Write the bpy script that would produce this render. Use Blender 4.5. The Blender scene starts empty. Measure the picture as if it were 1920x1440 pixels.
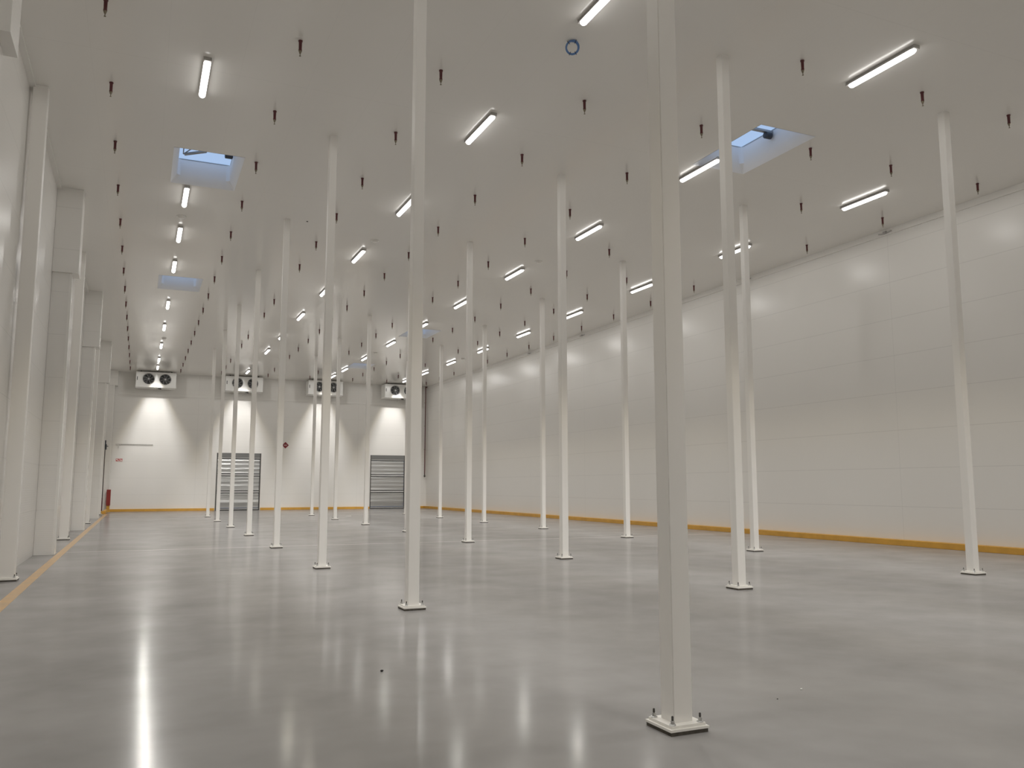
import bpy, bmesh, math, random
from mathutils import Vector, Matrix

# ------------------------------------------------------------------ camera, world, exposure
S = bpy.context.scene
COL = S.collection
CAM_Z, FPX, YAW, PITCH = 1.6, 1567.85, 0.4174, 0.1212
cam_data = bpy.data.cameras.new('camera')
cam_data.sensor_width = 36.0
cam_data.lens = FPX * 36.0 / 1920.0
cam_data.clip_start, cam_data.clip_end = 0.05, 300
cam = bpy.data.objects.new('camera', cam_data)
cam.location = (0, 0, CAM_Z)
cam.rotation_euler = (math.pi / 2 + PITCH, 0, -YAW)
COL.objects.link(cam)
S.camera = cam

S.view_settings.view_transform = 'Standard'
S.view_settings.look = 'None'
S.view_settings.gamma = 1
S.view_settings.use_curve_mapping = False
S.view_settings.exposure = 0.0

W = bpy.data.worlds.new('dusk_sky')
S.world = W
W.use_nodes = True
bgn = W.node_tree.nodes['Background']
bgn.inputs[0].default_value = (0.46, 0.62, 0.90, 1)      # pale overcast evening sky above the skylights
bgn.inputs[1].default_value = 0.95

LAMP_WATTS = 106.0          # downward beam of one strip lamp
LAMP_GLOW = 5.5           # opal diffuser of one strip lamp
LAMP_RGB = (1.0, 0.976, 0.94)

S.cycles.use_denoising = True
S.cycles.max_bounces = 10
S.cycles.diffuse_bounces = 7
S.cycles.glossy_bounces = 4
S.cycles.sample_clamp_indirect = 6.0

# ------------------------------------------------------------------ dimensions (metres, camera at the origin)
H = 8.806                  # ceiling height
XL, XR = -2.15, 19.05      # left and right wall faces
YB, YF = -6.0, 58.3        # wall behind the camera, far wall
GRID0, GRID = 4.85, 5.94   # column grid along the hall
ROW_X = (3.35, 8.68, 13.97)
random.seed(4)

# ------------------------------------------------------------------ materials
def nt(name):
    m = bpy.data.materials.new(name)
    m.use_nodes = True
    t = m.node_tree
    b = t.nodes['Principled BSDF']
    return m, t, b

def simple(name, rgb, rough=0.5, metal=0.0, spec=0.5, noise=0.0, nscale=8.0):
    m, t, b = nt(name)
    b.inputs['Roughness'].default_value = rough
    b.inputs['Metallic'].default_value = metal
    b.inputs['Specular IOR Level'].default_value = spec
    if noise:
        tc = t.nodes.new('ShaderNodeTexCoord')
        n = t.nodes.new('ShaderNodeTexNoise')
        n.inputs['Scale'].default_value = nscale
        n.inputs['Detail'].default_value = 4
        t.links.new(tc.outputs['Object'], n.inputs['Vector'])
        r = t.nodes.new('ShaderNodeValToRGB')
        r.color_ramp.elements[0].position, r.color_ramp.elements[1].position = 0.3, 0.7
        r.color_ramp.elements[0].color = tuple(c * (1 - noise) for c in rgb) + (1,)
        r.color_ramp.elements[1].color = tuple(min(1, c * (1 + noise)) for c in rgb) + (1,)
        t.links.new(n.outputs['Fac'], r.inputs['Fac'])
        t.links.new(r.outputs['Color'], b.inputs['Base Color'])
    else:
        b.inputs['Base Color'].default_value = tuple(rgb) + (1,)
    return m

def M(t, op, a, b=None, c=None):
    n = t.nodes.new('ShaderNodeMath')
    n.operation = op
    for i, v in enumerate((a, b, c)):
        if v is None:
            continue
        if isinstance(v, (int, float)):
            n.inputs[i].default_value = v
        else:
            t.links.new(v, n.inputs[i])
    return n.outputs[0]

def joint(t, coord, period, offset, half):
    """1 on a narrow line repeated every `period` metres along coord, else 0"""
    f = M(t, 'FRACT', M(t, 'DIVIDE', M(t, 'SUBTRACT', coord, offset), period))
    d = M(t, 'MULTIPLY', M(t, 'MINIMUM', f, M(t, 'SUBTRACT', 1.0, f)), period)
    return M(t, 'LESS_THAN', d, half)

def panel(name, rgb, rough, joints, dark=0.82, micro=None, spec=0.5):
    """coated sandwich-panel sheet with thin joints: joints = [(axis, period, offset, half width)]"""
    m, t, b = nt(name)
    g = t.nodes.new('ShaderNodeNewGeometry')
    sx = t.nodes.new('ShaderNodeSeparateXYZ')
    t.links.new(g.outputs['Position'], sx.inputs[0])
    acc = None
    for ax, per, off, half in joints:
        v = joint(t, sx.outputs[ax], per, off, half)
        acc = v if acc is None else M(t, 'MAXIMUM', acc, v)
    n = t.nodes.new('ShaderNodeTexNoise')
    n.inputs['Scale'].default_value = 0.35
    n.inputs['Detail'].default_value = 2
    t.links.new(g.outputs['Position'], n.inputs['Vector'])
    mix = t.nodes.new('ShaderNodeMix')
    mix.data_type = 'RGBA'
    mix.inputs['A'].default_value = tuple(c * 0.985 for c in rgb) + (1,)
    mix.inputs['B'].default_value = tuple(min(1, c * 1.015) for c in rgb) + (1,)
    t.links.new(n.outputs['Fac'], mix.inputs['Factor'])
    mj = t.nodes.new('ShaderNodeMix')
    mj.data_type = 'RGBA'
    t.links.new(mix.outputs['Result'], mj.inputs['A'])
    mj.inputs['B'].default_value = tuple(c * dark for c in rgb) + (1,)
    if acc is not None:
        t.links.new(acc, mj.inputs['Factor'])
    else:
        mj.inputs['Factor'].default_value = 0
    t.links.new(mj.outputs['Result'], b.inputs['Base Color'])
    b.inputs['Roughness'].default_value = rough
    b.inputs['Specular IOR Level'].default_value = spec
    if micro:
        ax, per, k = micro
        w = M(t, 'SINE', M(t, 'MULTIPLY', sx.outputs[ax], 2 * math.pi / per))
        bp = t.nodes.new('ShaderNodeBump')
        bp.inputs['Strength'].default_value = k
        bp.inputs['Distance'].default_value = 0.002
        t.links.new(w, bp.inputs['Height'])
        t.links.new(bp.outputs['Normal'], b.inputs['Normal'])
    return m

WHITE = (0.78, 0.765, 0.735)
mat_ceiling = panel('ceiling_panel', (0.81, 0.795, 0.762), 0.16, [(1, 5.94, 2.9, 0.008), (0, 1.18, 0.1, 0.003)], 0.955)
mat_wall_left = panel('left_wall_panel', WHITE, 0.24, [(2, 1.04, 0.0, 0.006)], 0.88, (2, 0.05, 0.10))
mat_wall_right = panel('right_wall_panel', WHITE, 0.30, [(2, 1.04, 0.0, 0.007), (1, 5.94, 4.85, 0.005)], 0.86)
mat_wall_back = panel('far_wall_panel', WHITE, 0.36, [(2, 1.04, 0.0, 0.006), (0, 5.31, 3.35, 0.008)], 0.90)
mat_paint = simple('white_column_paint', (0.85, 0.832, 0.798), 0.40)
mat_trim = simple('white_trim_sheet', (0.80, 0.785, 0.755), 0.28)
mat_plate = simple('white_plate_paint', (0.86, 0.84, 0.79), 0.35)
mat_shaded_grout = simple('shaded_grout', (0.09, 0.08, 0.065), 0.9, noise=0.25, nscale=30)  # grout coloured dark to carry the shadow of the gap under base plates
mat_steel = simple('zinc_steel', (0.55, 0.55, 0.54), 0.35, 0.9)
mat_dark_steel = simple('dark_thread_steel', (0.10, 0.095, 0.09), 0.5, 0.7)
mat_yellow = simple('yellow_kerb_paint', (0.62, 0.33, 0.045), 0.5, noise=0.08, nscale=3)
mat_red = simple('signal_red', (0.25, 0.02, 0.014), 0.4)
mat_maroon = simple('dark_red_pipe_paint', (0.10, 0.018, 0.022), 0.45)
mat_brass = simple('dull_brass', (0.20, 0.17, 0.12), 0.45, 0.6)
mat_black = simple('black_plastic', (0.022, 0.022, 0.024), 0.45)
mat_dark_pipe = simple('dark_brown_pipe', (0.055, 0.035, 0.03), 0.45)
mat_housing = simple('grey_lamp_housing', (0.42, 0.40, 0.39), 0.45)
mat_cooler = simple('white_cooler_casing', (0.84, 0.84, 0.82), 0.25)
mat_guard = simple('pale_grey_wire', (0.62, 0.63, 0.63), 0.4, 0.2)
mat_blade = simple('charcoal_fan_blade', (0.05, 0.052, 0.058), 0.45)
mat_void = simple('dark_fan_cavity', (0.018, 0.019, 0.022), 0.8)
mat_shaft = simple('white_grp_upstand', (0.87, 0.875, 0.89), 0.55)
mat_actuator = simple('grey_actuator', (0.36, 0.37, 0.38), 0.4, 0.5)
mat_motor = simple('dark_motor_casing', (0.045, 0.05, 0.06), 0.5)
mat_blue = simple('blue_cable_sheath', (0.11, 0.22, 0.46), 0.35)
mat_sign_white = simple('white_sign_face', (0.82, 0.80, 0.76), 0.5)
mat_sign_red = simple('red_sign_face', (0.50, 0.05, 0.05), 0.5)
mat_sign_maroon = simple('maroon_sign_face', (0.22, 0.025, 0.035), 0.5)
mat_paper = simple('white_paper', (0.85, 0.85, 0.83), 0.8)
mat_grit = simple('dark_grit', (0.03, 0.028, 0.025), 0.8)
mat_rubber = simple('black_seal_rubber', (0.025, 0.025, 0.027), 0.6)
mat_header = simple('dark_grey_header', (0.16, 0.16, 0.155), 0.5)
mat_device = simple('grey_device_case', (0.45, 0.44, 0.42), 0.5)

def door_skin():
    m, t, b = nt('galvanised_ribbed_curtain')
    g = t.nodes.new('ShaderNodeNewGeometry')
    sx = t.nodes.new('ShaderNodeSeparateXYZ')
    t.links.new(g.outputs['Position'], sx.inputs[0])
    b.inputs['Base Color'].default_value = (0.52, 0.525, 0.52, 1)
    b.inputs['Metallic'].default_value = 0.75
    b.inputs['Roughness'].default_value = 0.34
    w = M(t, 'SINE', M(t, 'MULTIPLY', sx.outputs[2], 2 * math.pi / 0.27))
    n = t.nodes.new('ShaderNodeTexNoise')
    n.inputs['Scale'].default_value = 1.0
    mp = t.nodes.new('ShaderNodeMapping')
    mp.inputs['Scale'].default_value = (0.35, 1, 5.0)
    t.links.new(g.outputs['Position'], mp.inputs['Vector'])
    t.links.new(mp.outputs['Vector'], n.inputs['Vector'])
    h = M(t, 'ADD', w, M(t, 'MULTIPLY', n.outputs['Fac'], 3.0))
    bp = t.nodes.new('ShaderNodeBump')
    bp.inputs['Strength'].default_value = 0.8
    bp.inputs['Distance'].default_value = 0.012
    t.links.new(h, bp.inputs['Height'])
    t.links.new(bp.outputs['Normal'], b.inputs['Normal'])
    return m
mat_door = door_skin()

def concrete():
    m, t, b = nt('polished_concrete')
    g = t.nodes.new('ShaderNodeNewGeometry')
    sx = t.nodes.new('ShaderNodeSeparateXYZ')
    t.links.new(g.outputs['Position'], sx.inputs[0])
    def noise(scale, detail, stretch=(1, 1, 1)):
        mp = t.nodes.new('ShaderNodeMapping')
        mp.inputs['Scale'].default_value = stretch
        t.links.new(g.outputs['Position'], mp.inputs['Vector'])
        n = t.nodes.new('ShaderNodeTexNoise')
        n.inputs['Scale'].default_value = scale
        n.inputs['Detail'].default_value = detail
        n.inputs['Roughness'].default_value = 0.6
        t.links.new(mp.outputs['Vector'], n.inputs['Vector'])
        return n.outputs['Fac']
    big, mid, fine = noise(0.35, 2), noise(1.0, 3), noise(14, 2)
    f = M(t, 'ADD', M(t, 'MULTIPLY', big, 0.50), M(t, 'ADD', M(t, 'MULTIPLY', mid, 0.47), M(t, 'MULTIPLY', fine, 0.03)))
    r = t.nodes.new('ShaderNodeValToRGB')
    r.color_ramp.elements[0].position, r.color_ramp.elements[1].position = 0.36, 0.64
    r.color_ramp.elements[0].color = (0.272, 0.264, 0.256, 1)
    r.color_ramp.elements[1].color = (0.358, 0.349, 0.340, 1)
    t.links.new(f, r.inputs['Fac'])
    j = M(t, 'MAXIMUM', joint(t, sx.outputs[1], 23.6, 23.2, 0.035), joint(t, sx.outputs[0], 500.0, 0.0, 0.0))
    mj = t.nodes.new('ShaderNodeMix')
    mj.data_type = 'RGBA'
    t.links.new(M(t, 'MULTIPLY', j, 0.9), mj.inputs['Factor'])
    t.links.new(r.outputs['Color'], mj.inputs['A'])
    mj.inputs['B'].default_value = (0.72, 0.70, 0.66, 1)
    # dull concrete under a thin polished sealer that shines more at grazing view
    t.nodes.remove(b)
    out = t.nodes['Material Output']
    df = t.nodes.new('ShaderNodeBsdfDiffuse')
    t.links.new(mj.outputs['Result'], df.inputs['Color'])
    gl = t.nodes.new('ShaderNodeBsdfGlossy')
    gl.inputs['Color'].default_value = (1, 0.99, 0.98, 1)
    t.links.new(M(t, 'ADD', 0.115, M(t, 'MULTIPLY', big, 0.05)), gl.inputs['Roughness'])
    lw = t.nodes.new('ShaderNodeLayerWeight')
    lw.inputs['Blend'].default_value = 0.5
    fac = M(t, 'ADD', 0.018, M(t, 'MULTIPLY', M(t, 'POWER', lw.outputs['Facing'], 6.0), 0.46))
    mx = t.nodes.new('ShaderNodeMixShader')
    t.links.new(fac, mx.inputs[0])
    t.links.new(df.outputs[0], mx.inputs[1])
    t.links.new(gl.outputs[0], mx.inputs[2])
    t.links.new(mx.outputs[0], out.inputs['Surface'])
    return m
mat_floor = concrete()

def worn_paint():
    m, t, b = nt('worn_yellow_floor_paint')
    g = t.nodes.new('ShaderNodeNewGeometry')
    n = t.nodes.new('ShaderNodeTexNoise')
    n.inputs['Scale'].default_value = 2.5
    n.inputs['Detail'].default_value = 6
    t.links.new(g.outputs['Position'], n.inputs['Vector'])
    r = t.nodes.new('ShaderNodeValToRGB')
    r.color_ramp.elements[0].position, r.color_ramp.elements[1].position = 0.35, 0.65
    r.color_ramp.elements[0].color = (0.50, 0.335, 0.175, 1)
    r.color_ramp.elements[1].color = (0.60, 0.37, 0.15, 1)
    t.links.new(n.outputs['Fac'], r.inputs['Fac'])
    t.links.new(r.outputs['Color'], b.inputs['Base Color'])
    b.inputs['Roughness'].default_value = 0.3
    return m
mat_line = worn_paint()

def glow(name, rgb, strength):
    m, t, b = nt(name)
    b.inputs['Base Color'].default_value = (0.9, 0.9, 0.9, 1)
    b.inputs['Emission Color'].default_value = tuple(rgb) + (1,)
    b.inputs['Emission Strength'].default_value = strength
    return m
mat_diffuser = glow('lit_opal_diffuser', LAMP_RGB, LAMP_GLOW)

def glazing():
    m = bpy.data.materials.new('skylight_glazing')
    m.use_nodes = True
    t = m.node_tree
    for n in list(t.nodes):
        t.nodes.remove(n)
    out = t.nodes.new('ShaderNodeOutputMaterial')
    tr = t.nodes.new('ShaderNodeBsdfTransparent')
    tr.inputs[0].default_value = (0.93, 0.96, 0.98, 1)
    gl = t.nodes.new('ShaderNodeBsdfGlossy')
    gl.inputs['Roughness'].default_value = 0.05
    fr = t.nodes.new('ShaderNodeValue')
    fr.outputs[0].default_value = 0.06
    mx = t.nodes.new('ShaderNodeMixShader')
    t.links.new(fr.outputs[0], mx.inputs[0])
    t.links.new(tr.outputs[0], mx.inputs[1])
    t.links.new(gl.outputs[0], mx.inputs[2])
    t.links.new(mx.outputs[0], out.inputs['Surface'])
    return m
mat_glass = glazing()

# ------------------------------------------------------------------ mesh helpers
def box(bm, x0, x1, y0, y1, z0, z1, bevel=0.0):
    vs = [bm.verts.new((x, y, z)) for x in (x0, x1) for y in (y0, y1) for z in (z0, z1)]
    fs = [bm.faces.new([vs[i] for i in q]) for q in
          ((0, 1, 3, 2), (4, 6, 7, 5), (0, 4, 5, 1), (2, 3, 7, 6), (0, 2, 6, 4), (1, 5, 7, 3))]
    if bevel:
        es = {e for f in fs for e in f.edges}
        bmesh.ops.bevel(bm, geom=list(es), offset=bevel, segments=2, affect='EDGES', profile=0.7)
    return bm

def lathe(bm, prof, seg=16, axis='Z', at=(0, 0, 0), cap=True):
    """profile [(radius, height)] spun about an axis"""
    rings = []
    for r, h in prof:
        ring = []
        for i in range(seg):
            a = 2 * math.pi * i / seg
            c, s = r * math.cos(a), r * math.sin(a)
            p = {'Z': (c, s, h), 'Y': (c, h, s), 'X': (h, c, s)}[axis]
            ring.append(bm.verts.new(Vector(p) + Vector(at)))
        rings.append(ring)
    for a, b in zip(rings, rings[1:]):
        for i in range(seg):
            j = (i + 1) % seg
            bm.faces.new((a[i], a[j], b[j], b[i]))
    if cap:
        for ring in (rings[0], rings[-1]):
            try:
                bm.faces.new(ring)
            except ValueError:
                pass
    return bm

def tube(bm, pts, r, seg=8, closed=False):
    pts = [Vector(p) for p in pts]
    rings = []
    n = len(pts)
    for i, p in enumerate(pts):
        a = pts[i - 1] if (i > 0 or closed) else p
        b = pts[(i + 1) % n] if (i < n - 1 or closed) else p
        d = (b - a).normalized()
        u = d.orthogonal().normalized() if not rings else (prev_u - d * prev_u.dot(d)).normalized()
        prev_u = u
        v = d.cross(u)
        rings.append([bm.verts.new(p + r * (math.cos(2 * math.pi * k / seg) * u + math.sin(2 * math.pi * k / seg) * v)) for k in range(seg)])
    pairs = list(zip(rings, rings[1:])) + ([(rings[-1], rings[0])] if closed else [])
    for a, b in pairs:
        for k in range(seg):
            j = (k + 1) % seg
            bm.faces.new((a[k], a[j], b[j], b[k]))
    if not closed:
        bm.faces.new(rings[0])
        bm.faces.new(rings[-1])
    return bm

def mesh(name, bm, mats, smooth=False):
    bmesh.ops.recalc_face_normals(bm, faces=bm.faces)
    me = bpy.data.meshes.new(name)
    bm.to_mesh(me)
    bm.free()
    for m in (mats if isinstance(mats, (list, tuple)) else [mats]):
        me.materials.append(m)
    if smooth:
        me.polygons.foreach_set('use_smooth', [True] * len(me.polygons))
        me.set_sharp_from_angle(angle=math.radians(38))
    return me

def obj(name, bm_or_mesh, mat=None, parent=None, loc=None, smooth=False):
    me = bm_or_mesh if isinstance(bm_or_mesh, bpy.types.Mesh) else mesh(name, bm_or_mesh, mat, smooth)
    o = bpy.data.objects.new(name, me)
    COL.objects.link(o)
    if parent:
        o.parent = parent
    if loc is not None:
        o.location = loc
    return o

def tag(o, label, cat, group=None, kind=None):
    o['label'] = label
    o['category'] = cat
    if group:
        o['group'] = group
    if kind:
        o['kind'] = kind
    return o

def thing(name, label, cat, loc=(0, 0, 0), group=None, kind=None):
    o = bpy.data.objects.new(name, None)
    o.empty_display_size = 0.1
    COL.objects.link(o)
    o.location = loc
    return tag(o, label, cat, group, kind)

def dup(o, parent=None):
    c = o.copy()
    COL.objects.link(c)
    c.parent = parent
    for ch in list(o.children):
        dup(ch, c)
    return c

ORD = ('first', 'second', 'third', 'fourth', 'fifth', 'sixth', 'seventh', 'eighth', 'ninth', 'tenth', 'eleventh',
       'twelfth', 'thirteenth', 'fourteenth', 'fifteenth', 'sixteenth', 'seventeenth', 'eighteenth')

# ------------------------------------------------------------------ setting: floor, walls, ceiling
SKY = ((0.34, 1.80, 18.62, 20.92), (11.08, 12.51, 12.64, 14.94), (0.28, 1.72, 30.62, 32.78),
       (11.18, 12.60, 36.52, 38.80), (11.28, 12.60, 48.45, 50.65))
CT = 0.16                                     # ceiling thickness

tag(obj('floor', box(bmesh.new(), XL - .3, XR + .3, YB - .3, YF + .3, -0.3, 0), mat_floor),
    'polished grey concrete floor of the empty hall', 'floor', kind='structure')
tag(obj('wall_left', box(bmesh.new(), XL - .3, XL, YB - .3, YF + .3, 0, H), mat_wall_left),
    'white panel wall on the left behind the pilasters', 'wall', kind='structure')
tag(obj('wall_right', box(bmesh.new(), XR, XR + .3, YB - .3, YF + .3, 0, H), mat_wall_right),
    'long white panel wall on the right above the yellow kerb', 'wall', kind='structure')
tag(obj('wall_front', box(bmesh.new(), XL, XR, YB - .3, YB, 0, H), mat_wall_back),
    'white panel wall behind the camera', 'wall', kind='structure')

DOORS = ((4.62, 7.44), (14.90, 17.45))
DOOR_H = 3.76
bm = bmesh.new()
xs = [XL, DOORS[0][0], DOORS[0][1], DOORS[1][0], DOORS[1][1], XR]
for i in range(5):
    if i % 2 == 0:
        box(bm, xs[i], xs[i + 1], YF, YF + .3, 0, H)
    else:
        box(bm, xs[i], xs[i + 1], YF, YF + .3, DOOR_H, H)
bmesh.ops.remove_doubles(bm, verts=bm.verts, dist=1e-4)
tag(obj('wall_back', bm, mat_wall_back), 'white far wall with two grey shutter doors', 'wall', kind='structure')

def ceiling_mesh():
    bm = bmesh.new()
    gx = sorted({XL - .3, XR + .3} | {v for s in SKY for v in s[:2]})
    gy = sorted({YB - .3, YF + .3} | {v for s in SKY for v in s[2:]})
    hole = lambda x, y: any(s[0] < x < s[1] and s[2] < y < s[3] for s in SKY)
    V = {}
    def v(x, y, z):
        k = (x, y, z)
        if k not in V:
            V[k] = bm.verts.new(k)
        return V[k]
    for a, b in zip(gx, gx[1:]):
        for c, d in zip(gy, gy[1:]):
            if hole((a + b) / 2, (c + d) / 2):
                continue
            bm.faces.new([v(a, c, H), v(b, c, H), v(b, d, H), v(a, d, H)])
            bm.faces.new([v(a, c, H + CT), v(a, d, H + CT), v(b, d, H + CT), v(b, c, H + CT)])
    for e in [e for e in bm.edges if len(e.link_faces) == 1 and abs(e.verts[0].co.z - H) < 1e-6]:
        p, q = e.verts
        P, Q = V[(p.co.x, p.co.y, p.co.z)] if (p.co.x, p.co.y, p.co.z) in V else p, q
        up = [w for w in (p, q)]
        tops = []
        for w in up:
            best = min((u for u in bm.verts if u.co.z > H + .01), key=lambda u: (u.co.x - w.co.x) ** 2 + (u.co.y - w.co.y) ** 2)
            tops.append(best)
        bm.faces.new([p, q, tops[1], tops[0]])
    return bm
tag(obj('ceiling', ceiling_mesh(), mat_ceiling), 'glossy off-white panel ceiling with strip lamps and skylights', 'ceiling', kind='structure')

# cover strips in the wall / ceiling corners
tag(obj('trim_1', box(bmesh.new(), XR - .06, XR, YB, YF, H - .16, H), mat_trim), 'white cover strip where right wall meets ceiling', 'trim', kind='structure')
tag(obj('trim_2', box(bmesh.new(), XL, XL + .10, YB, YF, H - .05, H), mat_trim), 'white cover strip where left wall meets ceiling', 'trim', kind='structure')
tag(obj('trim_3', box(bmesh.new(), XL + .7, XR - .06, YF - .035, YF, 7.34, 7.46, 0.01), mat_trim), 'thin white horizontal ledge across the upper far wall', 'trim', kind='structure')

# yellow kerbs
def kerb(bm, x0, x1, y0, y1, h=0.155):
    box(bm, x0, x1, y0, y1, 0, h, 0.012)
bm = bmesh.new(); kerb(bm, XR - .23, XR, YB, YF)
tag(obj('baseboard_right', bm, mat_yellow), 'yellow painted kerb along foot of the right wall', 'kerb', kind='structure')
bm = bmesh.new()
kerb(bm, XL + .02, DOORS[0][0] - .04, YF - .16, YF)
kerb(bm, DOORS[0][1] + .04, DOORS[1][0] - .04, YF - .16, YF)
kerb(bm, DOORS[1][1] + .04, XR - .235, YF - .16, YF)
tag(obj('baseboard_back', bm, mat_yellow), 'yellow painted kerb along foot of far wall between the doors', 'kerb', kind='structure')
bm = bmesh.new(); box(bm, XL + .02, -1.72, 53.55, 53.75, 0, .17, .012)
box(bm, -1.80, -1.66, 53.75, 57.2, 0, .17, .012)
tag(obj('baseboard_left', bm, mat_yellow), 'short yellow kerb around the far left corner', 'kerb', kind='structure')
bm = bmesh.new(); box(bm, -1.69, -1.53, YB, 53.5, 0.0, 0.003)
tag(obj('floor_line', bm, mat_line), 'worn yellow painted line on floor along the left wall', 'floor marking')

# ------------------------------------------------------------------ doors
def door(n, x0, x1, label):
    d = thing('door_%d' % n, label, 'door', ((x0 + x1) / 2, YF, 0), kind='structure')
    w = (x1 - x0) / 2
    bm = bmesh.new()
    box(bm, -w, -w + .07, .00, .10, 0, DOOR_H); box(bm, w - .07, w, .00, .10, 0, DOOR_H)
    obj('guide_rail', bm, mat_dark_steel, d)
    obj('header_panel', box(bmesh.new(), -w + .07, w - .07, .02, .12, 3.46, DOOR_H, .006), mat_header, d)
    zs = (0.10, 1.20, 2.32, 3.44)
    for a, b in zip(zs, zs[1:]):
        bm = bmesh.new()
        N = 48
        rows = []
        for i in range(N + 1):
            z = a + .055 + (b - a - .11) * i / N
            y = .105 + .012 * math.sin(2 * math.pi * z / .272) + (.02 * math.sin(z * 9) if z < 1 else 0) * max(0, 1 - z)
            rows.append([bm.verts.new((x, y, z)) for x in (-w + .07, w - .07)])
        for r, s in zip(rows, rows[1:]):
            bm.faces.new((r[0], r[1], s[1], s[0]))
        back = [[bm.verts.new((v.co.x, .16, v.co.z)) for v in r] for r in (rows[0], rows[-1])]
        bm.faces.new((back[0][0], back[0][1], back[1][1], back[1][0]))
        bm.faces.new((rows[0][0], rows[0][1], back[0][1], back[0][0]))
        bm.faces.new((rows[-1][0], rows[-1][1], back[1][1], back[1][0]))
        obj('shutter_section', bm, mat_door, d, smooth=True)
    for z in zs[1:]:
        s = obj('section_joint', box(bmesh.new(), -w + .07, w - .07, .075, .14, z - .085, z + .085, .004), mat_rubber, d)
        obj('bright_strip', box(bmesh.new(), -w + .07, w - .07, .06, .0749, z - .03, z + .03), mat_cooler, s)
    s = obj('bottom_bar', box(bmesh.new(), -w + .07, w - .07, .05, .15, 0.0, .15, .006), mat_rubber, d)
    obj('bright_strip', box(bmesh.new(), -w + .07, w - .07, .036, .0499, .065, .10), mat_cooler, s)
    return d
door(1, *DOORS[0], 'grey ribbed shutter door on the left of the far wall')
door(2, *DOORS[1], 'grey ribbed shutter door on the right of the far wall')

# ------------------------------------------------------------------ skylights
sky_labels = ('skylight over the left lamp row, nearest one, actuator across its opening',
              'skylight with grey crossbar and dark motor beside the tall near column',
              'second skylight over the left lamp row, bluish',
              'middle distance skylight over the right half of the hall',
              'farthest small bluish skylight close to the far wall')
for i, (x0, x1, y0, y1) in enumerate(SKY):
    d = thing('window_%d' % (i + 1), sky_labels[i], 'skylight', ((x0 + x1) / 2, (y0 + y1) / 2, H), kind='structure')
    w, l = (x1 - x0) / 2, (y1 - y0) / 2
    ins = .13
    loops = ((w, l, -.004), (w - ins, l - ins, .17), (w - ins, l - ins, .56), (w - ins + .06, l - ins + .06, .56),
             (w + .03, l + .03, .17))
    bm = bmesh.new()
    R = []
    rad = .10
    for (a, b, z) in loops:
        ring = []
        for (sx, sy, a0) in ((1, 1, 0), (-1, 1, 90), (-1, -1, 180), (1, -1, 270)):
            rr = .015 if z < 0.1 else rad
            for k in range(5):
                an = math.radians(a0 + 22.5 * k)
                ring.append(bm.verts.new((sx * (a - rr) + rr * math.cos(an), sy * (b - rr) + rr * math.sin(an), z)))
        R.append(ring)
    for p, q in zip(R, R[1:]):
        for k in range(20):
            j = (k + 1) % 20
            bm.faces.new((p[k], p[j], q[j], q[k]))
    obj('upstand', bm, mat_shaft, d, smooth=True)
    a, b = w - ins, l - ins
    bm = bmesh.new()
    for s in (-1, 1):
        box(bm, min(s * (a + .055), s * (a - .008)), max(s * (a + .055), s * (a - .008)), -b - .05, b + .05, .561, .578)
        box(bm, -a + .008, a - .008, min(s * (b + .05), s * (b - .008)), max(s * (b + .05), s * (b - .008)), .561, .578)
    obj('frame', bm, mat_actuator, d)
    bm = bmesh.new()                            # shallow dome
    N = 10
    g = [[bm.verts.new(((-1 + 2 * u / N) * (a + .02), (-1 + 2 * v / N) * (b + .02),
                        .58 + .10 * (1 - (-1 + 2 * u / N) ** 2) * (1 - (-1 + 2 * v / N) ** 2))) for v in range(N + 1)] for u in range(N + 1)]
    for u in range(N):
        for v in range(N):
            bm.faces.new((g[u][v], g[u + 1][v], g[u + 1][v + 1], g[u][v + 1]))
    obj('pane', bm, mat_glass, d, smooth=True)
    bm = bmesh.new()
    box(bm, -a, a, -.045, .045, .495, .545, .008)
    op = obj('crossbar', bm, mat_actuator, d)
    bm = bmesh.new(); lathe(bm, [(.05, -.07), (.075, -.06), (.075, .09), (.05, .11)], 14, 'X', (a - .14, -.01, .43))
    obj('motor', bm, mat_motor, op, smooth=True)
    bm = bmesh.new()
    if i % 2 == 0:                              # opener strut with its bracket on the left rows' skylights
        tube(bm, [(-.47, .16, .37), (-.02, -.08, .42)], .034, 10)
        tube(bm, [(-.02, -.08, .42), (.22, -.03, .50)], .016, 8)
    tube(bm, [(-.50, .16, .37), (-.50, .02, .50)], .013, 8)
    tube(bm, [(-.50, .16, .37), (-.30, .02, .50)], .013, 8)
    obj('actuator', bm, mat_actuator, d, smooth=True)

# ------------------------------------------------------------------ columns
def prism_mesh(name, w, z0, z1, mat, bev):
    bm = bmesh.new()
    box(bm, -w / 2, w / 2, -w / 2, w / 2, z0, z1)
    es = [e for e in bm.edges if abs(e.verts[0].co.z - e.verts[1].co.z) > .1]
    bmesh.ops.bevel(bm, geom=es, offset=bev, segments=3, affect='EDGES')
    return mesh(name, bm, mat, True)

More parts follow.
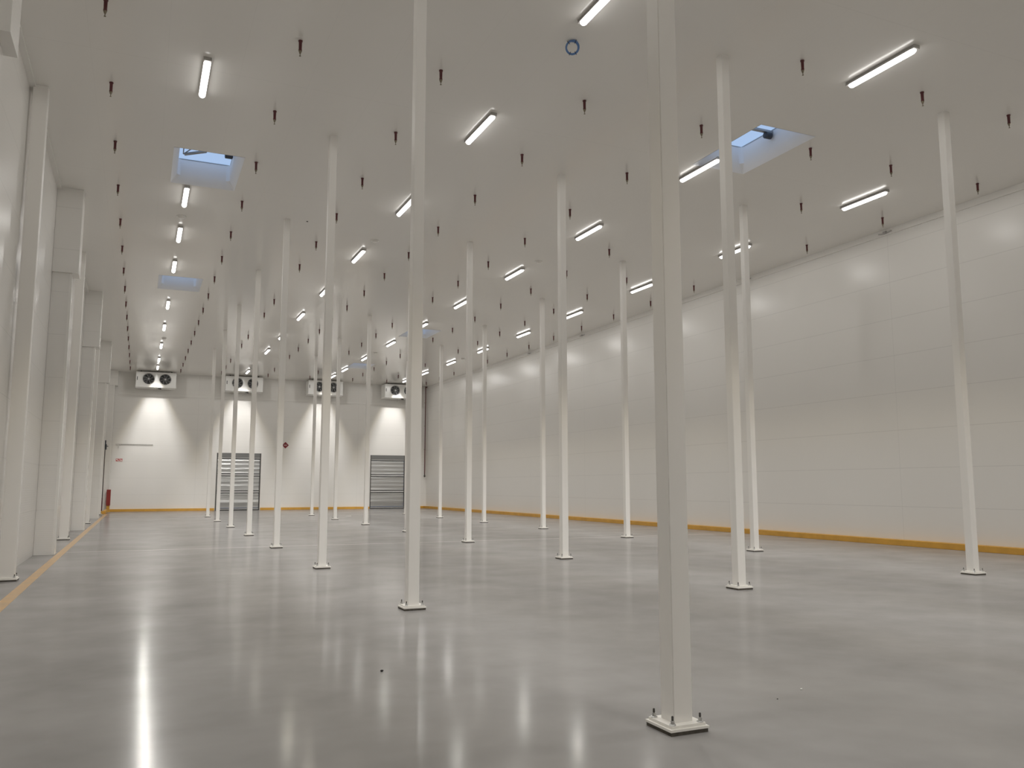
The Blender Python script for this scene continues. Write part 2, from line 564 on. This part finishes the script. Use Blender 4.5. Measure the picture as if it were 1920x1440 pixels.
def make_column(w, pw, label):
    t = thing('steel_column', label, 'column')
    obj('shaft', prism_mesh('shaft', w, .058, H, mat_paint, .005), parent=t)
    bm = bmesh.new()
    box(bm, -pw / 2, pw / 2, -pw / 2, pw / 2, .024, .041, .002)
    box(bm, -pw / 2 + .016, pw / 2 - .016, -pw / 2 + .016, pw / 2 - .016, .041, .059, .002)
    obj('base_plate', bm, mat_plate, t)
    obj('shaded_grout_pad', box(bmesh.new(), -pw / 2 + .006, pw / 2 - .006, -pw / 2 + .006, pw / 2 - .006, 0, .024), mat_shaded_grout, t)  # packing whose dark colour stands in for the shadow gap below the plate
    bolt = nut = wash = None
    q = pw / 2 - .042
    for sx in (-1, 1):
        for sy in (-1, 1):
            if bolt is None:
                bm = bmesh.new(); lathe(bm, [(.0075, .059), (.0075, .112), (.005, .116)], 10)
                bolt = obj('anchor_bolt', bm, mat_dark_steel, t, (sx * q, sy * q, 0), True)
                bm = bmesh.new(); lathe(bm, [(.0135, .067), (.0135, .086), (.012, .088)], 6)
                nut = obj('nut', bm, mat_steel, bolt)
                bm = bmesh.new(); lathe(bm, [(.023, .059), (.023, .063), (.019, .067)], 14)
                wash = obj('washer', bm, mat_steel, bolt, smooth=True)
            else:
                b = dup(bolt, t)
                b.location = (sx * q, sy * q, 0)
    return t

row_name = ('left row', 'middle row', 'right row')
c0 = make_column(.15, .30, '')
first = True
for r, X in enumerate(ROW_X):
    ks = list(range(0, 8)) if r == 0 else list(range(1, 8))
    for n, k in enumerate(ks):
        c = c0 if first else dup(c0)
        first = False
        c.location = (X, GRID0 + GRID * k, 0)
        if r == 0 and k == 0:
            lab = 'large white square steel column nearest the camera, bolted to a square base plate'
        elif n == 0:
            lab = 'white square steel column at the near end of the free-standing %s' % row_name[r]
        elif n == len(ks) - 1:
            lab = 'white square steel column at the far end of the free-standing %s' % row_name[r]
        else:
            lab = 'white square steel column, %s from the front in the free-standing %s' % (ORD[n], row_name[r])
        tag(c, lab, 'column', 'free-standing white columns')

XLC = -1.97
w0 = make_column(.24, .34, '')
for n, k in enumerate((2, 4, 6, 8)):
    c = w0 if n == 0 else dup(w0)
    c.location = (XLC, GRID0 + GRID * k, 0)
    tag(c, ('wide white column against the left wall, nearest of the four', 'wide white column against the left wall just behind the first headed pilaster',
            'wide white column against the left wall just behind the second headed pilaster',
            'wide white column against the left wall near the far corner')[n], 'column', 'white columns along the left wall')

# boxed pilasters with a wider head
def pilaster(yc, label, zh=6.71, x1=-1.72, xh=-1.58, hy=.24, hh=.32):
    t = thing('boxed_pilaster', label, 'pilaster', (XL, yc, 0), 'boxed pilasters on the left wall')
    bm = bmesh.new(); box(bm, .002, x1 - XL, -hy, hy, 0, zh, .006)
    p = obj('pilaster_box', bm, mat_wall_left, t)
    bm = bmesh.new(); box(bm, x1 - XL - .05, x1 - XL + .006, -hy - .006, -hy, 0.01, zh); box(bm, x1 - XL, x1 - XL + .006, -hy, -hy + .05, 0.01, zh)
    obj('corner_strip', bm, mat_trim, p)
    bm = bmesh.new(); box(bm, .002, xh - XL, -hh, hh, zh, H, .006)
    obj('head_box', bm, mat_wall_left, t)
    return t
pilaster(GRID0 + GRID, 'boxed white pilaster cut by the left picture edge, head corner showing at top')
pilaster(GRID0 + 3 * GRID, 'boxed white pilaster with wide head, first complete one on the left wall')
pilaster(GRID0 + 5 * GRID, 'boxed white pilaster with wide head, second complete one on the left wall')
pilaster(GRID0 + 7 * GRID, 'boxed white pilaster with wide head, third complete one on the left wall')
pilaster(57.97, 'boxed white pilaster in the far left corner behind the red box', 7.86, -1.66, -1.49, .28, .32)

# ------------------------------------------------------------------ strip lamps
def beam_profile(fringe):
    vs = [0, 3, 6, 10, 15, 20, 30, 40, 50, 60, 70, 80, 90]
    vs = vs + [180 - v for v in reversed(vs[:-1])]
    hs = [0, 4, 8, 11, 14, 17, 20, 22, 24, 26, 28, 30, 32, 34, 38, 45, 60, 75, 85, 95, 120, 180]
    def hor(h):
        if fringe:                              # warm rim of the beam
            return max(0.0, 1 - abs(h - 26) / 6.0)
        s = min(1, max(0, (31 - h) / 19.0))
        s = s * s * (3 - 2 * s)
        side = 0.062 if h <= 85 else 0.0
        return side + (1 - side) * s
    def ver(v):
        a = min(v, 180 - v)
        rise = min(1, max(0, (a - 4) / 20.0)) ** 3.4
        fall = 1.0 - 0.52 * min(1, max(0, (a - 26) / 34.0))
        return 0.03 + 0.97 * rise * fall
    rows = ['IESNA:LM-63-1995', 'TILT=NONE', '1 -1 1 %d %d 1 2 0 0 0' % (len(vs), len(hs)), '1 1 0',
            ' '.join('%g' % v for v in vs), ' '.join('%g' % h for h in hs)]
    for h in hs:
        rows.append(' '.join('%.2f' % (1000 * hor(h) * ver(v)) for v in vs))
    tx = bpy.data.texts.new('strip_lamp_rim.ies' if fringe else 'strip_lamp_beam.ies')
    tx.write('\n'.join(rows) + '\n')
    return tx
IES, IES_RIM = beam_profile(False), beam_profile(True)

def lamp_data():
    L = bpy.data.lights.new('lamp_light', 'POINT')
    L.energy = LAMP_WATTS
    L.color = LAMP_RGB
    L.shadow_soft_size = .055
    L.use_nodes = True
    t = L.node_tree
    em = t.nodes['Emission']
    ies = t.nodes.new('ShaderNodeTexIES')
    ies.mode = 'INTERNAL'
    ies.ies = IES
    ies.inputs['Strength'].default_value = 0.1
    t.links.new(ies.outputs['Fac'], em.inputs['Strength'])
    rim = t.nodes.new('ShaderNodeTexIES')
    rim.mode = 'INTERNAL'
    rim.ies = IES_RIM
    rim.inputs['Strength'].default_value = 0.1 * 0.08
    em2 = t.nodes.new('ShaderNodeEmission')
    em2.inputs['Color'].default_value = (1.0, 0.80, 0.38, 1)
    t.links.new(rim.outputs['Fac'], em2.inputs['Strength'])
    add = t.nodes.new('ShaderNodeAddShader')
    t.links.new(em.outputs[0], add.inputs[0])
    t.links.new(em2.outputs[0], add.inputs[1])
    t.links.new(add.outputs[0], t.nodes['Light Output'].inputs['Surface'])
    return L

def make_lamp():
    t = thing('strip_lamp', '', 'lamp')
    L2 = .72
    bm = bmesh.new()
    prof = [(-.062, -.058), (-.055, -.012), (-.03, -.001), (.03, -.001), (.055, -.012), (.062, -.058)]
    ends = [[bm.verts.new((x, s * L2, z)) for x, z in prof] for s in (-1, 1)]
    for i in range(6):
        j = (i + 1) % 6
        bm.faces.new((ends[0][i], ends[0][j], ends[1][j], ends[1][i]))
    bm.faces.new(ends[0]); bm.faces.new(ends[1])
    obj('housing', bm, mat_housing, t)
    bm = bmesh.new()                            # opal trough with rounded ends
    rings = []
    for y, s in ((-.70, .35), (-.685, .75), (-.65, 1), (.65, 1), (.685, .75), (.70, .35)):
        rings.append([bm.verts.new((.058 * s * math.cos(a), y, -.0585 - .062 * s * math.sin(a))) for a in [math.pi * k / 10 for k in range(11)]])
    for p, q in zip(rings, rings[1:]):
        for k in range(10):
            bm.faces.new((p[k], p[k + 1], q[k + 1], q[k]))
        bm.faces.new((p[0], q[0], q[10], p[10]))
    bm.faces.new(rings[0]); bm.faces.new(rings[-1])
    obj('diffuser', bm, mat_diffuser, t, smooth=True)
    for s in (-1, 1):
        bm = bmesh.new(); box(bm, -.063, .063, min(s * .72, s * .735), max(s * .72, s * .735), -.062, -.003, .004)
        obj('end_cap', bm, mat_device, t)
    lo = bpy.data.objects.new('lamp_light', lamp_data())
    COL.objects.link(lo)
    lo.parent = t
    lo.location = (0, 0, -.19)
    lo.rotation_euler = (math.pi / 2, 0, 0)
    return t

LAMPS = {0: (.72, (15.05, 21.72, 25.15, 29.0, 35.38, 40.6, 46.1, 51.4, 54.75)),
         1: (5.96, (10.05, 15.04, 20.2, 25.33, 30.55, 35.6, 40.85, 45.8, 51.0, 54.6)),
         2: (11.35, (9.9, 15.05, 20.22, 25.4, 30.6, 35.6, 40.75, 46.1, 51.2, 54.66)),
         3: (16.40, (15.05, 20.1, 25.33, 30.55, 35.65, 40.8, 45.8, 50.8, 54.9))}
HIDDEN = {0: (9.9, 4.8), 1: (4.9, -.3, -4.6), 2: (4.8, -.3, -4.6), 3: (9.9, 4.8)}  # unseen lamps continuing the rows, added to light the near end
lrow = ('row nearest left wall', 'second row from the left', 'third row from the left', 'row nearest right wall')
lamp0 = make_lamp()
used = False
for r in LAMPS:
    X, ys = LAMPS[r]
    for n, y in enumerate(ys):
        l = dup(lamp0) if used else lamp0
        used = True
        l.location = (X, y, H)
        lab = ('lit white ceiling strip lamp at the near end of the %s' if n == 0 else
               'lit white ceiling strip lamp at the far end of the %s' if n == len(ys) - 1 else
               'lit white ceiling strip lamp, ' + ORD[n] + ' from the front in the %s') % lrow[r]
        tag(l, lab, 'lamp', 'ceiling strip lamps')
    for y in HIDDEN[r]:
        l = dup(lamp0)
        l.location = (X, y, H)
        tag(l, 'unseen lit ceiling strip lamp added above or behind the camera, outside the picture', 'lamp', 'strip lamps added outside the picture')

# ------------------------------------------------------------------ sprinkler heads
def in_view(x, y, z, m=12):
    f = Vector((math.sin(YAW) * math.cos(PITCH), math.cos(YAW) * math.cos(PITCH), math.sin(PITCH)))
    r = Vector((math.cos(YAW), -math.sin(YAW), 0))
    d = f.cross(r)
    v = Vector((x, y, z - CAM_Z))
    if v.dot(f) < .5:
        return False
    px, py = 960 + FPX * v.dot(r) / v.dot(f), 720 + FPX * v.dot(d) / v.dot(f)
    return -m < px < 1920 + m and -m < py < 1440 + m

def make_sprinkler():
    t = thing('sprinkler', '', 'sprinkler')
    bm = bmesh.new(); lathe(bm, [(.035, -.0005), (.035, -.018), (.027, -.03), (.025, -.15), (.028, -.155), (.028, -.18)], 12)
    obj('drop_pipe', bm, mat_maroon, t, smooth=True)
    bm = bmesh.new(); lathe(bm, [(.028, -.18), (.014, -.222), (.008, -.225), (.006, -.262)], 10)
    obj('nozzle', bm, mat_brass, t, smooth=True)
    bm = bmesh.new(); lathe(bm, [(.006, -.262), (.017, -.264), (.017, -.267), (.004, -.272)], 12)
    obj('deflector', bm, mat_brass, t, smooth=True)
    return t
sp0 = make_sprinkler()
used = False
srow = ('row nearest left wall', 'second row from left wall', 'third row from left wall', 'fourth row from left wall',
        'fourth row from right wall', 'third row from right wall', 'second row from right wall', 'row nearest right wall')
for r, X in enumerate((-.80, 2.06, 4.475, 7.325, 10.0, 12.85, 15.21, 18.05)):
    ys = [10.33 + 2.822 * k for k in range(17)]
    ys = [y for y in ys if in_view(X, y, H - .2) and y < YF - .4]
    for n, y in enumerate(ys):
        s = dup(sp0) if used else sp0
        used = True
        s.location = (X, y, H)
        lab = ('dark red ceiling sprinkler at the near end of the ' + srow[r] if n == 0 else
               'dark red ceiling sprinkler at the far end of the ' + srow[r] if n == len(ys) - 1 else
               'dark red ceiling sprinkler, %s from the front in the %s' % (ORD[n], srow[r]))
        tag(s, lab, 'sprinkler', 'ceiling sprinklers')

# ------------------------------------------------------------------ ceiling detectors, stubs, hole plug
def make_detector():
    t = thing('smoke_detector', '', 'detector')
    bm = bmesh.new(); lathe(bm, [(.13, -.001), (.13, -.012), (.115, -.02)], 20)
    obj('mounting_base', bm, mat_trim, t, smooth=True)
    bm = bmesh.new(); lathe(bm, [(.085, -.02), (.080, -.045), (.05, -.06), (.02, -.063)], 20)
    obj('sensor', bm, mat_trim, t, smooth=True)
    return t
det0 = make_detector()
for n, (x, y, lab) in enumerate(((6.04, 23.63, 'round detector on ceiling beyond the third lamp of the second row from the left'),
                                 (11.47, 23.75, 'round detector on ceiling before the fourth lamp of the third row from the left'),
                                 (.70, 23.55, 'round detector between the second and third lamps of the leftmost row'),
                                 (.80, 43.97, 'dark round detector near the far end of leftmost lamp row'),
                                 (11.44, 44.14, 'small far round detector in the third lamp row from the left'),
                                 (16.54, 44.19, 'small far round detector in the rightmost lamp row'))):
    d = det0 if n == 0 else dup(det0)
    d.location = (x, y, H)
    tag(d, lab, 'detector', 'ceiling detectors')
def make_stub():
    t = thing('beam_hanger', '', 'bracket')
    bm = bmesh.new(); tube(bm, [(-.02, -.22, -.03), (-.03, -.12, -.05), (-.03, .12, -.05), (-.02, .22, -.03)], .018, 8)
    obj('rod', bm, mat_device, t, smooth=True)
    bm = bmesh.new(); box(bm, -.06, 0, -.05, .05, -.07, 0, .006)
    obj('clip', bm, mat_housing, t)
    return t
st0 = make_stub()
for n, k in enumerate((2, 3, 5, 6)):
    d = st0 if n == 0 else dup(st0)
    d.location = (XR - .06, GRID0 + GRID * k, H - .06)
    tag(d, 'small dark bracket in the right wall ceiling corner, %s from the front' % ORD[n], 'bracket', 'ceiling corner brackets')
bm = bmesh.new(); lathe(bm, [(.025, 0), (.025, -.012), (.01, -.016)], 12)
tag(obj('plug', bm, mat_dark_steel, None, (3.88, 22.61, H - .0005), True), 'tiny dark plug in the ceiling left of the second lamp row', 'plug')

# coil of blue cable under the ceiling
t = thing('cable_coil', 'small ring of blue cable hanging under the ceiling near the top of the picture', 'cable', (6.10, 11.33, H))
t.rotation_euler = (math.radians(24), 0, math.radians(-28))
bm = bmesh.new()
pts = []
for k in range(3 * 28):
    a = 2 * math.pi * k / 28
    tn = k / 28.0
    rr = .098 + .008 * math.sin(tn * 2.3) + (.006 if k % 56 > 28 else 0)
    pts.append((rr * math.sin(a), .010 * math.sin(tn * 4.1), -.118 + rr * math.cos(a) * 1.02))
tube(bm, pts, .0115, 8)
obj('loop', bm, mat_blue, t, smooth=True)
for a in (30, 150, 205, 320):
    bm = bmesh.new()
    c = Vector((.10 * math.sin(math.radians(a)), 0, -.118 + .10 * math.cos(math.radians(a))))
    rd = Vector((math.sin(math.radians(a)), 0, math.cos(math.radians(a))))
    tube(bm, [c + .03 * (math.cos(b) * rd + math.sin(b) * Vector((0, 1, 0))) for b in [2 * math.pi * q / 12 for q in range(12)]], .004, 6, True)
    obj('tie', bm, mat_black, t, smooth=True)
bm = bmesh.new(); tube(bm, [(0, 0, -.02), (0.0, 0.0, .004)], .006, 8)
obj('hook', bm, mat_steel, t)

# ------------------------------------------------------------------ evaporator coolers
def make_cooler():
    t = thing('evaporator_cooler', '', 'cooler')
    W2, y0, y1, z0, z1 = 1.17, -.50, .50, -.98, -.085
    bm = bmesh.new()
    fans = (-.44, .53)
    # front sheet with two round openings
    def sheet(y):
        N = 32
        xsp = [-W2, (fans[0] + fans[1]) / 2, W2]
        for f, (a, b) in zip(fans, ((xsp[0], xsp[1]), (xsp[1], xsp[2]))):
            inner, outer = [], []
            for k in range(N):
                an = 2 * math.pi * k / N
                c, s = math.cos(an), math.sin(an)
                inner.append(bm.verts.new((f + .335 * c, y, -.52 + .335 * s)))
                tx = ((b - f) / c if c > 1e-9 else (a - f) / c if c < -1e-9 else 1e9)
                tz = ((z1 + .52) / s if s > 1e-9 else (z0 + .52) / s if s < -1e-9 else 1e9)
                q = min(tx, tz)
                outer.append(bm.verts.new((f + q * c, y, -.52 + q * s)))
            for k in range(N):
                j = (k + 1) % N
                bm.faces.new((inner[k], inner[j], outer[j], outer[k]))
            # corners
            for (cx, cz) in ((a, z0), (a, z1), (b, z0), (b, z1)):
                cand = sorted(outer, key=lambda v: (v.co.x - cx) ** 2 + (v.co.z - cz) ** 2)[:2]
                cand = [next(v for v in sorted(outer, key=lambda v: abs(v.co.z - cz)) if abs(v.co.x - cx) < 1e-6),
                        next(v for v in sorted(outer, key=lambda v: abs(v.co.x - cx)) if abs(v.co.z - cz) < 1e-6)]
                if cand[0] is not cand[1]:
                    try:
                        bm.faces.new((cand[0], bm.verts.new((cx, y, cz)), cand[1]))
                    except ValueError:
                        pass
    sheet(y0)
    box(bm, -W2, -W2 + .02, y0 + .001, y1, z0, z1); box(bm, W2 - .02, W2, y0 + .001, y1, z0, z1)
    box(bm, -W2 + .02, W2 - .02, y0 + .001, y1, z1 - .02, z1); box(bm, -W2 + .02, W2 - .02, y1 - .02, y1, z0, z1 - .02)
    obj('casing', bm, mat_cooler, t)
    tr = obj('drip_tray', None or box(bmesh.new(), -W2 - .02, W2 + .02, y0 - .03, y1 + .02, z0 - .07, z0, .01), mat_cooler, t)
    bm = bmesh.new(); tube(bm, [(.0, .1, z0 - .07), (.0, .1, z0 - .20), (.0, .62, z0 - .22)], .02, 8)
    obj('drain_pipe', bm, mat_trim, tr, smooth=True)
    bm = bmesh.new(); box(bm, .14, .30, -.1, .1, z0 - .115, z0 - .07, .01); box(bm, .24, .34, -.05, .05, z0 - .14, z0 - .115, .006)
    obj('junction_box', bm, mat_dark_steel, tr)
    for f in fans:
        bm = bmesh.new()
        lathe(bm, [(.335, y0 + .01), (.338, y0 - .05), (.352, y0 - .055), (.372, y0 - .0005)], 32, 'Y', (f, 0, -.52), False)
        fan = obj('fan', bm, mat_cooler, t, smooth=True)
        bm = bmesh.new(); lathe(bm, [(.336, y0 + .17), (.336, y0 + .171)], 32, 'Y', (f, 0, -.52))
        obj('cavity', bm, mat_void, fan)
        bm = bmesh.new()
        lathe(bm, [(.10, y0 + .02), (.10, y0 + .12)], 20, 'Y', (f, 0, -.52))
        for k in range(5):
            a0 = 2 * math.pi * k / 5
            prev = None
            for s in range(7):
                rr = .09 + (.31 - .09) * s / 6
                hw = math.radians(24) * (.8 + .3 * s / 6)
                l = []
                for e, (an, dy) in enumerate(((a0 - hw, .03), (a0, .07), (a0 + hw, .11))):
                    l.append(bm.verts.new((f + rr * math.cos(an + .1 * s), y0 + dy, -.52 + rr * math.sin(an + .1 * s))))
                if prev:
                    for e in range(2):
                        bm.faces.new((prev[e], prev[e + 1], l[e + 1], l[e]))
                prev = l
        obj('blades', bm, mat_blade, fan, smooth=True)
        bm = bmesh.new()
        for k in range(8):
            an = 2 * math.pi * k / 8 + .2
            tube(bm, [(f + rr * math.cos(an + c), y0 - .045 + dy, -.52 + rr * math.sin(an + c)) for rr, c, dy in ((.05, 0, -.012), (.15, .05, -.012), (.25, .14, -.004), (.338, .26, .0))], .0065, 6)
        for rr in (.12, .19, .26, .31):
            tube(bm, [(f + rr * math.cos(2 * math.pi * q / 28), y0 - .05, -.52 + rr * math.sin(2 * math.pi * q / 28)) for q in range(28)], .0028, 5, True)
        lathe(bm, [(.055, y0 - .06), (.055, y0 - .045)], 16, 'Y', (f, 0, -.52))
        obj('guard', bm, mat_guard, fan, smooth=True)
    for sx in (-1, 1):
        bm = bmesh.new()
        for yy in (-.35, .35):
            box(bm, sx * (W2 - .28) - .03, sx * (W2 - .28) + .03, yy - .03, yy + .03, z1, -.001, .004)
        obj('hanger', bm, mat_dark_steel, t)
    obj('type_plate', box(bmesh.new(), -W2 + .06, -W2 + .10, y0 - .006, y0, -.62, -.40), mat_black, t)
    return t
co0 = make_cooler()
for n, (x, lab) in enumerate(((.70, 'white twin-fan ceiling cooler at the left end of the far wall'),
                              (6.04, 'white twin-fan ceiling cooler above the left shutter door'),
                              (11.36, 'white twin-fan ceiling cooler between the two shutter doors'),
                              (16.68, 'white fan cooler above the right shutter door, partly behind a column'))):
    c = co0 if n == 0 else dup(co0)
    c.location = (x, 57.45, H)
    tag(c, lab, 'cooler', 'evaporator coolers at the far wall')

# ------------------------------------------------------------------ pipes, signs and small things at the far end
t = thing('sprinkler_riser', 'dark red vertical pipe in the far right corner ending in a valve', 'pipe', (18.86, 58.10, 0))
bm = bmesh.new(); lathe(bm, [(.034, 2.42), (.034, H - .002)], 14)
p = obj('pipe', bm, mat_maroon, t, smooth=True)
bm = bmesh.new()
for z in (4.2, 5.9, 7.6):
    lathe(bm, [(.046, z), (.046, z + .05)], 14); box(bm, -.015, .015, .03, .195, z + .01, z + .04)
obj('clamp', bm, mat_brass, p)
bm = bmesh.new(); lathe(bm, [(.02, 2.22), (.05, 2.25), (.055, 2.33), (.04, 2.38), (.036, 2.43)], 14); box(bm, -.10, .10, -.02, .0, 2.28, 2.31)
obj('valve', bm, mat_dark_steel, t, smooth=True)
bm = bmesh.new(); box(bm, -.02, .12, -.03, .03, H - .08, H - .02, .005)
obj('bracket', bm, mat_maroon, t)

t = thing('dark_pole', 'thin dark brown pole with black fitting on top in the far left corner', 'pole', (-1.87, 53.85, 0))
bm = bmesh.new(); lathe(bm, [(.03, .0), (.03, .9)], 12)
obj('lower_tube', bm, mat_maroon, t, smooth=True)
bm = bmesh.new(); lathe(bm, [(.024, .9), (.024, 3.8)], 12)
obj('tube', bm, mat_dark_pipe, t, smooth=True)
bm = bmesh.new(); box(bm, -.07, .08, -.06, .06, 3.68, 4.0, .02); box(bm, -.05, .045, -.05, .05, 4.0, 4.22, .02); box(bm, .08, .16, -.02, .02, 3.86, 3.90)
obj('fitting', bm, mat_motor, t)

t = thing('red_cabinet', 'tall narrow red fire cabinet in the far left corner', 'cabinet', (-1.65, 57.50, .40))
obj('body', box(bmesh.new(), -.115, .115, -.11, .11, 0, .97, .012), mat_red, t)
bm = bmesh.new(); tube(bm, [(0, 0, .96), (-.02, 0, 1.4), (-.01, .06, 3.2)], .012, 8)
obj('supply_pipe', bm, mat_trim, t, smooth=True)
bm = bmesh.new(); box(bm, -.09, .09, -.05, .05, -.4, 0, .006)
obj('stand', bm, mat_yellow, t)

t = thing('conduit', 'thin horizontal pipe on the left end of the far wall', 'conduit', (0, YF, 4.21))
bm = bmesh.new(); tube(bm, [(-1.44, -.06, 0), (.72, -.06, .0)], .022, 10)
p = obj('pipe', bm, mat_device, t, smooth=True)
bm = bmesh.new()
for x in (-1.1, -.4, .3, .68):
    box(bm, x - .015, x + .015, -.07, -.004, -.03, .03)
obj('clip', bm, mat_steel, p)
bm = bmesh.new(); tube(bm, [(-1.44, -.06, 0), (-1.30, -.08, -.03), (-1.24, -.09, -.12), (-1.26, -.09, -.26)], .02, 8)
obj('elbow', bm, mat_trim, t, smooth=True)

# red and white safety sign
t = thing('safety_sign', 'small red and white rectangular fire sign on the left of far wall', 'sign', (-1.19, YF - .002, 3.215))
obj('board', box(bmesh.new(), -.205, .205, -.012, 0, -.095, .095, .003), mat_sign_white, t)
bm = bmesh.new(); box(bm, -.19, -.01, -.0135, -.0121, -.08, .08); box(bm, .01, .19, -.0135, -.0121, -.08, .08)
obj('red_field', bm, mat_sign_red, t)
bm = bmesh.new()
def flat(pts, y=-.0148):
    bm.faces.new([bm.verts.new((x, y, z)) for x, z in pts])
flat([(-.17, .055), (-.07, .055), (-.10, .03), (-.03, -.04), (-.055, -.065), (-.125, .005), (-.155, -.03)])
flat([(.055, -.06), (.10, -.06), (.10, .03), (.055, .03)])
flat([(.06, .035), (.095, .035), (.085, .06), (.07, .06)])
flat([(.125, -.06), (.165, -.06), (.175, -.02), (.155, .05), (.135, .0), (.12, -.02)])
obj('pictogram', bm, mat_sign_white, t)
# maroon diamond
t = thing('diamond_sign', 'dark red diamond sign on the far wall right of the left door', 'sign', (9.0, YF - .002, 4.34))
bm = bmesh.new()
def diamond(r, y0, y1):
    f = [bm.verts.new((x * r, y1, z * r)) for x, z in ((1, 0), (0, 1), (-1, 0), (0, -1))]
    b = [bm.verts.new((x * r, y0, z * r)) for x, z in ((1, 0), (0, 1), (-1, 0), (0, -1))]
    bm.faces.new(f); bm.faces.new(b)
    for k in range(4):
        bm.faces.new((f[k], f[(k + 1) % 4], b[(k + 1) % 4], b[k]))
diamond(.225, 0, -.012)
obj('plate', bm, mat_sign_maroon, t)
bm = bmesh.new()
for x in (-.075, -.025, .025, .075):
    box(bm, x - .014, x + .014, -.0135, -.0121, -.022, .03)
obj('symbol', bm, mat_sign_white, t)

# scraps on the floor
bm = bmesh.new()
g = [[bm.verts.new((x * .13, y * .12, .004 + .012 * abs(math.sin(x * 3 + y * 2)))) for y in (-1, -.3, .4, 1)] for x in (-1, -.2, .5, 1)]
for u in range(3):
    for v in range(3):
        bm.faces.new((g[u][v], g[u + 1][v], g[u + 1][v + 1], g[u][v + 1]))
r = bmesh.ops.extrude_face_region(bm, geom=bm.faces[:])
for v in [e for e in r['geom'] if isinstance(e, bmesh.types.BMVert)]:
    v.co.z -= .003
tag(obj('paper_scrap', bm, mat_paper, None, (10.27, 44.48, 0)), 'scrap of white paper on the floor between far columns', 'paper')
def pebble(x, y, s, mat, name, label):
    bm = bmesh.new()
    bmesh.ops.create_icosphere(bm, subdivisions=2, radius=s)
    for v in bm.verts:
        v.co.z = v.co.z * .6 + s * .55
        v.co += Vector((random.uniform(-1, 1), random.uniform(-1, 1), 0)) * s * .2
        v.co.z = max(v.co.z, 0)
    tag(obj(name, bm, mat, None, (x, y, 0)), label, 'debris')
pebble(4.87, 5.34, .009, mat_paper, 'plaster_crumb', 'tiny white crumb on the floor right of the nearest column')
pebble(4.49, 5.18, .006, mat_grit, 'grit_speck', 'tiny black speck on the floor right of the nearest column')
pebble(2.01, 7.32, .014, mat_grit, 'grit_speck', 'small dark speck on the floor left of the nearest column')
bm = bmesh.new(); box(bm, -1.15, 1.15, -.02, .02, 0, .006, .002)
st = tag(obj('dark_strip', bm, mat_device, None, (2.15, 46.5, 0)), 'thin dark strip lying on floor beside the farthest left row column', 'strip')
st.rotation_euler = (0, 0, math.atan2(-1.0, 2.3))
